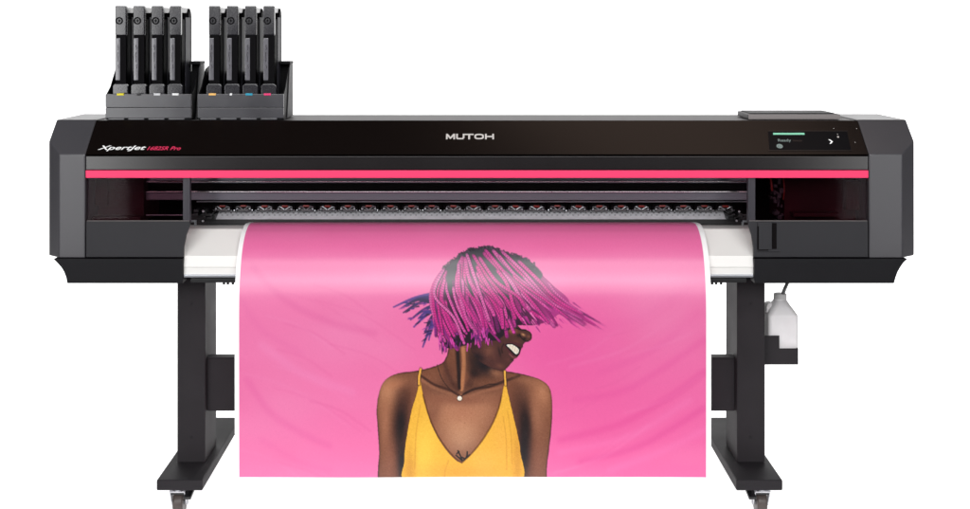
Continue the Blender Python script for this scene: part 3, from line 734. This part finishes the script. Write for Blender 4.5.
# torso and arms
torso = smooth(Bc([(304, -50), (301, 20), (291, 62), (268, 84), (200, 103), (130, 113), (88, 134), (67, 172), (57, 235), (61, 300), (65, 380), (62, 430), (62, 500), (80, 560), (350, 560), (618, 560), (632, 500), (634, 430), (640, 380), (650, 285), (651, 205), (641, 160), (612, 135), (562, 119), (520, 110), (486, 104), (462, 88), (440, 40), (432, -50)]))
mt = poly(torso); soft_m = blur(mt, .35)
edge = np.clip(1 - blur(mt, 3.5), 0, 1)
blend(blur(mt, 1.2) * .45, (150, 40, 84)); blend(soft_m, SK)
blend(mt * np.clip(edge * 1.6, 0, 1) * .78, (50, 23, 22)); blend(mt * np.clip(2.4 * (1 - blur(mt, 1.3)), 0, 1) * .6, (36, 14, 24))
G = lambda x, y: (360 + x / 3.392, 340 + y / 3.392)
for (x, y, rx, ry, c, a, ang) in ((100, 190, 12, 24, (190, 128, 92), .8, .15), (95, 330, 7, 38, (150, 96, 68), .6, 0), (607, 190, 13, 22, (182, 120, 86), .75, -.15), (612, 330, 8, 36, (138, 88, 64), .55, 0), (170, 150, 22, 7, (150, 96, 70), .5, -.1),
                                  (300, 225, 24, 20, (190, 132, 98), .75, .5), (410, 225, 22, 20, (186, 128, 96), .7, -.5), (345, 300, 24, 28, (202, 146, 110), .8, 0), (350, 370, 12, 12, (92, 54, 42), .5, 0), (250, 195, 12, 14, (150, 94, 70), .5, .4), (560, 170, 20, 10, (150, 96, 70), .5, .2),
                                  (135, 300, 8, 34, (32, 16, 16), .88, .03), (560, 300, 7, 32, (30, 15, 16), .88, -.03), (150, 220, 6, 18, (62, 32, 25), .6, .2), (535, 225, 8, 24, (66, 36, 28), .55, -.1), (340, 160, 30, 8, (58, 30, 23), .6, 0)):
    X, Y = G(x, y); glow(X, Y, rx, ry, c, a, ang, mt)
# neck and collar bones
soft_line(Bc([(285, 70), (300, 120), (330, 170)]), 2.0, (70, 36, 28), .6, 2, mt)
soft_line(Bc([(330, 30), (334, 90), (338, 160)]), 2.2, (44, 22, 18), .8, 1.6, mt)
soft_line(Bc([(352, 20), (354, 90), (346, 165)]), 2.2, (158, 100, 72), .75, 1.6, mt)
soft_line(Bc([(376, 40), (386, 100), (372, 150)]), 3.0, (76, 42, 32), .6, 2, mt)
glow(*G(430, 90), 14, 9, (36, 18, 15), .85, .5, mt); glow(*G(400, 60), 12, 10, (50, 26, 20), .7, 0, mt); glow(*G(455, 118), 8, 5, (126, 80, 58), .5, .3, mt)
soft_line(Bc([(205, 120), (250, 150), (300, 168), (335, 186)]), 1.2, (56, 28, 22), .75, 1.1, mt); soft_line(Bc([(210, 136), (255, 164), (310, 184)]), 1.4, (172, 114, 84), .5, 1.2, mt)
soft_line(Bc([(352, 184), (390, 166), (440, 158), (490, 140), (540, 122)]), 1.3, (48, 24, 19), .8, 1.1, mt); soft_line(Bc([(370, 192), (420, 174), (480, 160)]), 1.4, (168, 110, 82), .5, 1.2, mt)
for k in range(900):                                                 # skin speckle
    x, y = random.uniform(376, 553), random.uniform(362, 477); j, i = int((x - PX0) * S), int((y - PY0) * S)
    if 0 <= i < H_ and 0 <= j < W_ and mt[i, j] > .5: stamp(x, y, random.uniform(.25, .5), random.choice([(172, 116, 88), (80, 44, 34)]), random.uniform(.05, .25), .4)
soft_line(Bc([(350, 30), (352, 90), (344, 168)]), 1.8, (190, 124, 82), .85, 1.0, mt); soft_line(Bc([(332, 40), (334, 100), (338, 165)]), 1.2, (24, 12, 14), .85, 1.0, mt)
glow(*G(420, 84), 11, 8, (20, 12, 20), .9, .5, mt); glow(*G(390, 112), 7, 5, (30, 15, 16), .8, .5, mt); glow(*G(462, 112), 7, 3.6, (158, 104, 76), .75, .35, mt); glow(*G(300, 120), 8, 12, (84, 46, 36), .6, 0, mt)
for (x, y, rx, ry, c, a, ang) in ((92, 168, 7, 9, (206, 146, 108), .6, .3), (118, 150, 12, 5, (186, 120, 86), .7, -.3), (620, 178, 6, 10, (196, 134, 98), .6, -.2), (570, 140, 14, 4, (160, 106, 78), .6, .2), (86, 280, 4, 20, (176, 116, 86), .6, .03), (104, 400, 6, 22, (146, 88, 66), .6, 0), (600, 260, 6, 16, (168, 112, 84), .6, -.05), (606, 400, 6, 22, (138, 84, 64), .6, 0),
                                  (140, 280, 4, 12, (20, 10, 14), .9, .05), (142, 420, 4, 20, (18, 9, 14), .9, 0), (556, 380, 5, 26, (18, 9, 16), .92, 0), (562, 280, 4, 12, (28, 14, 15), .8, -.1), (250, 250, 6, 12, (120, 72, 54), .5, .5), (345, 250, 18, 10, (176, 112, 84), .55, 0), (345, 345, 14, 14, (214, 160, 124), .6, 0), (345, 205, 30, 5, (120, 66, 50), .5, 0)):
    X, Y = G(x, y); glow(X, Y, rx, ry, c, a, ang, mt)
# yellow top
dress = poly(smooth(Bc([(204, 140), (190, 190), (176, 235), (163, 300), (153, 365), (151, 410), (157, 480), (350, 484), (543, 480), (544, 380), (534, 318), (516, 240), (500, 172), (492, 140)]) + Bc([(482, 186), (470, 230), (450, 280), (418, 333), (382, 380), (344, 414), (312, 396), (272, 344), (243, 288), (226, 235), (212, 178)])))
blend(blur(dress, 1.0) * .8, (64, 30, 14)); dress2 = blur(dress, .3)
blend(dress2, (244, 184, 62))
ed = np.clip(1 - blur(dress, 2.2), 0, 1)
blend(dress * np.clip(ed * 1.4, 0, 1) * .5, (196, 124, 34))
for (x, y, rx, ry, c, a, ang) in ((215, 380, 12, 30, (254, 208, 78), .8, .2), (480, 340, 12, 30, (246, 178, 74), .6, -.2), (350, 450, 40, 9, (232, 158, 50), .6, 0), (170, 440, 6, 22, (202, 134, 40), .6, 0), (535, 400, 5, 34, (206, 138, 46), .6, 0), (420, 410, 14, 16, (248, 186, 84), .5, -.6)):
    X, Y = G(x, y); glow(X, Y, rx, ry, c, a, ang, dress)
for p in ([(500, 240), (512, 320), (516, 420)], [(486, 260), (496, 340), (498, 440)], [(205, 220), (190, 320), (186, 440)], [(300, 410), (290, 440), (286, 470)]):
    soft_line(Bc(p), .5, (206, 138, 40), .5, .8, dress)
soft_line(Bc([(214, 186), (230, 244), (250, 296), (280, 350), (320, 398), (344, 416)]), .7, (92, 48, 18), .8, .5); soft_line(Bc([(480, 190), (470, 232), (450, 282), (418, 336), (380, 384), (346, 416)]), .7, (92, 48, 18), .8, .5)
for p in ([(206, 98), (201, 122), (200, 150)], [(491, 106), (492, 128), (494, 152)]):
    soft_line(Bc(p), 1.6, (60, 30, 18), .7, .8); stroke(Bc(p), .95, (236, 172, 70))
# necklace, pendant, small tattoo
stroke(Bc([(262, 84), (276, 128), (304, 166), (334, 190)]), .32, (46, 26, 24), .85); stroke(Bc([(344, 190), (362, 178), (410, 160), (440, 150), (470, 150)]), .45, (40, 22, 20), .8)
X, Y = G(338, 198); stamp(X, Y, 2.9, (70, 40, 34), .8); stamp(X, Y, 2.4, (240, 226, 204)); stamp(X - .6, Y - .7, 1.0, (255, 252, 244), .9, .6)
for p in ([(332, 376), (340, 392), (346, 408)], [(326, 392), (338, 402), (346, 410)], [(364, 380), (362, 396), (352, 408)], [(336, 378), (328, 386)], [(372, 390), (362, 400)], [(346, 398), (356, 404)]):
    stroke(Bc(p), .75, (28, 22, 22), .9)

# face
face = smooth([(488, 316), (512, 322), (521, 328.6), (526.5, 330), (530.6, 332.4), (532, 336.6), (530.6, 340.2), (526.8, 341.6), (524.4, 342.8), (523, 345), (520.6, 347.4), (520.6, 351), (519, 355), (516, 358), (513.4, 359.6), (513, 361.4), (510.4, 364), (508, 367), (503, 370.8), (496, 369.6), (488, 366.4), (478, 360), (471, 350), (470, 335), (478, 324)])
mf = poly(face); blend(blur(mf, .3), (78, 42, 38)); ef = np.clip(1 - blur(mf, 2.0), 0, 1); blend(mf * np.clip(ef * 1.5, 0, 1) * .55, (34, 17, 18))
for (x, y, rx, ry, c, a, ang) in ((489, 351, 5.5, 6, (122, 74, 58), .8, .4), (484, 342, 6, 5, (96, 55, 44), .7, 0), (500, 366, 4.5, 2.4, (112, 66, 54), .8, .3), (508, 360, 2.6, 2.6, (96, 52, 48), .7, 0), (512.6, 331, 4.5, 2.6, (168, 106, 64), .9, .3), (523.2, 334.6, 2.2, 1.2, (196, 140, 96), .95, .5), (528.6, 336.4, 1.6, 1.5, (128, 78, 60), .8, 0),
                                  (524.6, 338.8, 1.5, 1.0, (14, 7, 8), .95, .3), (518.4, 335.6, 2.2, 1.7, (32, 15, 15), .9, .5), (517, 341.5, 4, 1.4, (104, 60, 48), .7, .25), (499.6, 352, 1.2, 5, (34, 17, 18), .8, -.25), (494, 357, 1.6, 4.5, (104, 60, 50), .5, -.3), (478, 357, 6, 4, (26, 14, 20), .9, .5), (474, 345, 4, 6, (40, 20, 20), .7, 0)):
    glow(x, y, rx, ry, c, a, ang, mf)
stroke([(514, 326.6), (520, 329.4), (526, 330.2)], .7, (20, 9, 12), .9); stroke([(519.6, 334), (521, 337.4), (525, 340.8), (528.6, 341)], .55, (20, 9, 10), .85)
lips = poly(smooth([(503.6, 344.6), (510, 341.8), (517, 342.6), (523, 345.4), (520.8, 350), (519, 355), (515.6, 358), (511, 355), (507, 350)])); blend(blur(lips, .25), (78, 34, 40))
mouth = poly(smooth([(505, 344.8), (511, 343.2), (517.6, 346), (521, 348.2), (519.6, 353.4), (516.6, 356), (512.6, 353.6), (508.6, 349.6)])); blend(blur(mouth, .15), (26, 9, 14))
teeth = poly(smooth([(506.6, 345.2), (511, 344.2), (515.6, 346.4), (518.9, 349.6), (518.2, 352.8), (516, 354.2), (512.8, 351.4), (509.4, 348)])); blend(blur(teeth, .2), (236, 224, 204))
for (x, y) in ((509.6, 345), (512.4, 346), (515, 347.6), (517.4, 349.6)): stroke([(x + .7, y - .6), (x - .7, y + 4)], .16, (150, 120, 110), .6)
soft_line([(509.6, 354), (513, 357.2), (516, 357.6)], .6, (150, 84, 86), .75, .4); soft_line([(511, 359.4), (513.4, 360)], .5, (24, 10, 12), .8, .4); soft_line([(503.6, 344), (501.6, 348.6), (502.6, 353)], .5, (22, 9, 11), .85, .5)

# hair: dark wisps behind, dark scalp, then braids
rnd = random.Random(11)
for (s_, e_) in (((266, 232), (122, 280)), ((262, 244), (150, 284)), ((262, 258), (158, 300)), ((264, 275), (184, 326)), ((262, 262), (176, 268)), ((266, 290), (196, 352)), ((268, 300), (212, 322)), ((270, 320), (228, 425)), ((268, 310), (236, 372)), ((272, 330), (250, 400))):
    m_ = ((s_[0] + e_[0]) / 2, (s_[1] + e_[1]) / 2 - rnd.uniform(2, 14)); c = rnd.choice([(58, 44, 104), (76, 54, 130), (52, 36, 82), (92, 60, 140)])
    stroke(Hc([s_, m_, e_]), 1.9, c, .85, .8, .7)
    for q in range(5):
        t = rnd.uniform(.2, .9); x = s_[0] + (e_[0] - s_[0]) * t; y = s_[1] + (e_[1] - s_[1]) * t; stroke(Hc([(x, y), (x - rnd.uniform(8, 22), y + rnd.uniform(0, 10))]), .8, rnd.choice([(70, 48, 120), (150, 60, 150), (44, 30, 70)]), .7, .6, .3)
cap = poly(smooth(Hc([(262, 300), (266, 230), (288, 168), (318, 128), (352, 98), (388, 74), (430, 66), (474, 60), (520, 78), (570, 94), (618, 112), (650, 150), (700, 200), (760, 262), (700, 320), (640, 345), (560, 350), (500, 400), (430, 400), (380, 420), (300, 420)])))
cm = blur(cap, .6); blend(cm, (92, 26, 76)); blend(cm * np.clip((gy - 290) / 40, 0, 1), (32, 14, 30)); blend(cm * np.clip((gx - 520) / 30, 0, 1) * .8, (206, 56, 150))
scalp = poly(smooth(Hc([(290, 178), (320, 130), (352, 100), (388, 76), (430, 68), (474, 62), (520, 80), (570, 96), (618, 114), (664, 160), (640, 190), (600, 190), (560, 240), (500, 260), (440, 262), (400, 250), (350, 235), (300, 230)])), 1.2)
blend(scalp, (60, 58, 66))
arc = smooth(Hc([(300, 140), (330, 112), (384, 74), (430, 66), (474, 60), (520, 76), (570, 92), (620, 112), (636, 136)]), False, 20)
for k in range(240):
    x, y = rnd.choice(arc); stamp(x + rnd.gauss(0, .6), y + rnd.uniform(-.9, 2.2), rnd.uniform(.5, 1.15), rnd.choice([(52, 48, 58), (72, 66, 78), (90, 70, 92), (44, 40, 48)]), .85, .5)
KEYS = [(0.0, (290, 176), (270, 240), (266, 330), (286, 430)), (.09, (298, 156), (276, 230), (286, 330), (322, 452)), (.19, (318, 136), (298, 230), (322, 330), (372, 425)), (.30, (344, 124), (334, 220), (372, 310), (432, 412)),
        (.42, (372, 92), (364, 190), (410, 290), (466, 410)), (.54, (388, 80), (414, 190), (478, 290), (522, 392)), (.66, (404, 82), (468, 188), (540, 280), (566, 372)), (.76, (438, 86), (522, 190), (594, 262), (662, 342)),
        (.86, (470, 64), (562, 168), (662, 250), (772, 356)), (.94, (512, 78), (604, 168), (706, 250), (850, 348)), (1.0, (584, 102), (660, 176), (744, 244), (884, 352))]
def key(t, i):
    ts = [k_[0] for k_ in KEYS]; return np.array([np.interp(t, ts, [k_[i][c_] for k_ in KEYS]) for c_ in (0, 1)])
def braid(t, layer):
    t = min(1, max(0, t)); n_ = np.array([rnd.gauss(0, 9), rnd.gauss(0, 7)])
    ctrl = [key(t, 1) + n_ * .5, key(t, 2) + n_ * 1.3 + np.array([rnd.gauss(0, 7), rnd.gauss(0, 5)]), key(t, 3) + np.array([rnd.gauss(0, 13), rnd.gauss(0, 11)]), key(t, 4) + np.array([rnd.gauss(0, 14), rnd.gauss(0, 10)])]
    P = Hc(smooth([tuple(c) for c in ctrl], False, 16)); PA = np.array(P); L = np.concatenate([[0], np.cumsum(np.hypot(*np.diff(PA, axis=0).T))])
    q0 = (rnd.uniform(.0, .07) if rnd.random() < .50 else rnd.uniform(.12, .42)) if layer else rnd.uniform(.22, .6); q1 = rnd.uniform(.72, 1.0)
    far = max(0, (t - .66) / .34); w = rnd.uniform(1.15, 1.5) * (1.3 if t > .5 else 1.0) * (1 if layer else .85)
    at = lambda q: (np.interp(q * L[-1], L, PA[:, 0]), np.interp(q * L[-1], L, PA[:, 1]))
    dark = rnd.choice([(106, 26, 88), (84, 28, 80), (132, 34, 104), (66, 28, 64)])
    base = rnd.choice([(244, 84, 174), (238, 58, 160), (248, 112, 188), (228, 46, 150), (242, 96, 180)]) if layer else rnd.choice([(196, 44, 138), (168, 34, 122), (214, 62, 156), (110, 26, 96)])
    if t < .3 and rnd.random() < .2: base = (150, 44, 146)
    ns = int(L[-1] * (q1 - q0) / .42); Q = [q0 + (q1 - q0) * i / ns for i in range(ns)]
    fade = lambda q: (1 if q < .62 else 1 - (q - .62) / .38 * (.62 * far + .25)) * min(1, .25 + (q - q0) / .05)
    for q in Q:
        x, y = at(q); stamp(x + .5, y + .55, w * 1.15 * (1 - .4 * q * far), dark, .62 * fade(q), .7)
    for i, q in enumerate(Q):
        x, y = at(q); z = .86 + .14 * math.cos(i * 2 * math.pi / 6); root = max(0, 1 - q / .22)
        col = np.array(base) * z; col = col * (1 - .40 * root) + np.array((150, 84, 128)) * .40 * root
        tip = max(0, (q - .7) / .3) * (1 if t < .5 else .4); col = col * (1 - .35 * tip) + np.array((150, 30, 120)) * .35 * tip
        stamp(x, y, w * .84 * (1 - .35 * q * far), np.clip(col, 0, 255), .92 * fade(q), .5)
        if layer: stamp(x - .3, y - .35, w * .28, np.clip(col + np.array((14, 44, 34)), 0, 255), .16 * fade(q), .5)
    for i in range(0, ns, 6):
        q = Q[i]; x, y = at(q); x2, y2 = at(min(1, q + .012)); dx, dy = x2 - x, y2 - y; l_ = math.hypot(dx, dy) + 1e-6; nx_, ny_ = -dy / l_, dx / l_; al = fade(q) * (.6 if q > .25 else .2) * (1 if t > .4 else .6)
        for k in (-1, -.5, 0, .5, 1): stamp(x + nx_ * k * w * .75 + dx / l_ * k * 1.1, y + ny_ * k * w * .75 + dy / l_ * k * 1.1, .34, (158, 30, 118), al, .4)
for t in np.random.RandomState(5).permutation(np.linspace(0, 1, 52)): braid(t + rnd.uniform(-.01, .01), 0)
for t in np.random.RandomState(6).permutation(np.linspace(0, 1, 50)): braid(t + rnd.uniform(-.012, .012), 1)
for k in range(46):                                                     # loose flying ends at the right
    t = rnd.uniform(.70, 1.0); e_ = key(t, 4); c_ = key(t, 3); d_ = (e_ - c_) / np.linalg.norm(e_ - c_); p = c_ + (e_ - c_) * rnd.uniform(.1, .98) + np.array([rnd.uniform(-14, 14), rnd.uniform(-14, 8)])
    stroke(Hc([tuple(p), tuple(p + d_ * rnd.uniform(12, 44))]), rnd.uniform(.4, .9), rnd.choice([(222, 70, 160), (190, 46, 140), (160, 40, 124), (238, 110, 182)]), rnd.uniform(.35, .7), .7, .3, curve_=False)
for k in range(40):                                                     # shadowed tips at the left and over the neck
    t = rnd.uniform(0, .42); e_ = key(t, 4); p = e_ + np.array([rnd.uniform(-14, 14), rnd.uniform(-60, -5)])
    stroke(Hc([tuple(p), tuple(p + np.array([rnd.uniform(-6, 8), rnd.uniform(14, 34)]))]), rnd.uniform(.5, .95), rnd.choice([(120, 30, 110), (176, 44, 146), (88, 30, 100), (214, 74, 172), (60, 26, 70)]), .75, .5, .4, curve_=False)
wf = np.clip((gx - 556) / 50, 0, 1) * np.clip((336 - gy) / 8, 0, 1) * np.clip((gy - 262) / 10, 0, 1)
acc = np.zeros_like(img)                                                # the far ends were in motion when the picture was taken
for k in range(-12, 13): acc += np.roll(np.roll(img, int(round(k * 2.2 * .62)), 0), int(round(k * 2.2)), 1)
img = img * (1 - .72 * wf[..., None]) + acc / 25 * .72 * wf[..., None]
sm = blur(img, 1.6); wgt = np.clip(mt + blur(cap, 2) + mf, 0, 1)[..., None]; img = np.clip(img + wgt * .65 * (img - sm), 0, 255)
img = blur(img, .5)
img += (np.random.RandomState(9).randn(H_ // 3 + 1, W_ // 3 + 1).repeat(3, 0).repeat(3, 1)[:H_, :W_] * (1 + 3 * mt))[..., None]; img = np.clip(img, 0, 255)

# paper: fine grid carrying the picture
GAIN = 1.22
ys, zs = resample(PATH, .00178)
xs = np.linspace(wx(234.6, 3.84), wx(711.2, 3.84), 800)
nr, nc = len(ys), len(xs)
V = np.zeros((nr, nc, 3)); V[..., 0] = xs[None]; V[..., 1] = ys[:, None]; V[..., 2] = zs[:, None]
hang = np.clip((wz(285, 3.84) - V[..., 2]) / .5, 0, 1)
V[..., 1] += .0022 * hang * np.sin(V[..., 0] * 5.1 + .6) + .0012 * hang * np.sin(V[..., 0] * 11 + 2)
idx = np.arange(nr * nc).reshape(nr, nc)
Fq = np.stack([idx[:-1, :-1], idx[1:, :-1], idx[1:, 1:], idx[:-1, 1:]], -1).reshape(-1, 4)
loc = Vector((0, -.16, wz(479.2, 3.842)))
me = bpy.data.meshes.new('printed_banner')
me.vertices.add(nr * nc); me.vertices.foreach_set('co', (V.reshape(-1, 3) - np.array(loc)).ravel())
me.loops.add(Fq.size); me.loops.foreach_set('vertex_index', Fq.ravel().astype(np.int32))
me.polygons.add(len(Fq)); me.polygons.foreach_set('loop_start', (np.arange(len(Fq)) * 4).astype(np.int32)); me.polygons.foreach_set('loop_total', np.full(len(Fq), 4, np.int32))
me.update(calc_edges=True); me.polygons.foreach_set('use_smooth', np.ones(len(Fq), bool))
ppx = CX + xs * F / 3.84; ppy = HY + (ZC - zs) * F / (4 + ys)
ii = np.clip(((ppy - PY0) * S).astype(int), 0, H_ - 1); jj = np.clip(((ppx - PX0) * S).astype(int), 0, W_ - 1)
lin = srgb(img[ii][:, jj])
inside = ((ppy < PY1)[:, None] & ((ppx > PX0) & (ppx < PX1))[None])
c4 = np.ones((nr, nc, 4)); c4[..., :3] = np.where(inside[..., None], np.clip(lin / GAIN, 0, .93), .90)
ca = me.color_attributes.new('print', 'FLOAT_COLOR', 'POINT'); ca.data.foreach_set('color', c4.astype(np.float32).ravel())
m = bpy.data.materials.new('printed_paper'); m.use_nodes = True; nt = m.node_tree; bs = nt.nodes['Principled BSDF']
at_ = nt.nodes.new('ShaderNodeAttribute'); at_.attribute_name = 'print'
nt.links.new(at_.outputs['Color'], bs.inputs['Base Color']); bs.inputs['Roughness'].default_value = .33; bs.inputs['Specular IOR Level'].default_value = .7
me.materials.append(m)
banner = bpy.data.objects.new('printed_banner', me); COL.objects.link(banner); banner.location = loc
banner['label'] = 'pink printed banner of a woman with pink braids in yellow top, hanging from printer'; banner['category'] = 'printed banner'

for o in bpy.data.objects:
    if '_o' in o: del o['_o']

# ------------------------------------------------------------------ light
def area(name, loc, target, sx_, sy_, radiance, col=(1, 1, 1)):
    l = bpy.data.lights.new(name, 'AREA'); l.shape = 'RECTANGLE'; l.size = sx_; l.size_y = sy_
    l.energy = radiance * math.pi * sx_ * sy_; l.color = col
    o = bpy.data.objects.new(name, l); COL.objects.link(o); o.location = loc
    o.rotation_euler = (Vector(target) - Vector(loc)).to_track_quat('-Z', 'Y').to_euler(); return o
area('key_softbox', (0, -2.3, 3.0), (0, -.1, .75), 3.6, .8, 5.0)
area('fill_softbox', (0, -5.6, 2.85), (0, 0, .8), 4.8, 2.1, 7.4)
area('left_softbox', (-2.50, -4.0, 1.10), (-1.1, 0, 1.0), .95, 2.1, 6.0)
area('right_softbox', (2.62, -4.0, 1.0), (1.1, 0, 1.0), .9, 2.0, 4.0)
area('top_softbox', (.85, .3, 3.3), (.6, 0, 1.1), 2.0, .9, .9, (1, .72, .58))
w = bpy.data.worlds.new('World'); scene.world = w; w.use_nodes = True
w.node_tree.nodes['Background'].inputs[0].default_value = (.9, .92, 1, 1); w.node_tree.nodes['Background'].inputs[1].default_value = .03

# ------------------------------------------------------------------ camera
cam = bpy.data.cameras.new('camera'); co = bpy.data.objects.new('camera', cam); COL.objects.link(co)
co.location = (0, -4, ZC); co.rotation_euler = (R(90), 0, 0)
cam.sensor_width = 36; cam.lens = F / 970 * 36
cam.shift_x = (485 - CX) / 970; cam.shift_y = -(254.5 - HY) / 970
cam.clip_end = 100; cam.clip_start = .05
scene.camera = co
scene.view_settings.view_transform = 'Standard'; scene.view_settings.look = 'None'; scene.view_settings.exposure = 0
scene.cycles.max_bounces = 8; scene.cycles.use_denoising = True
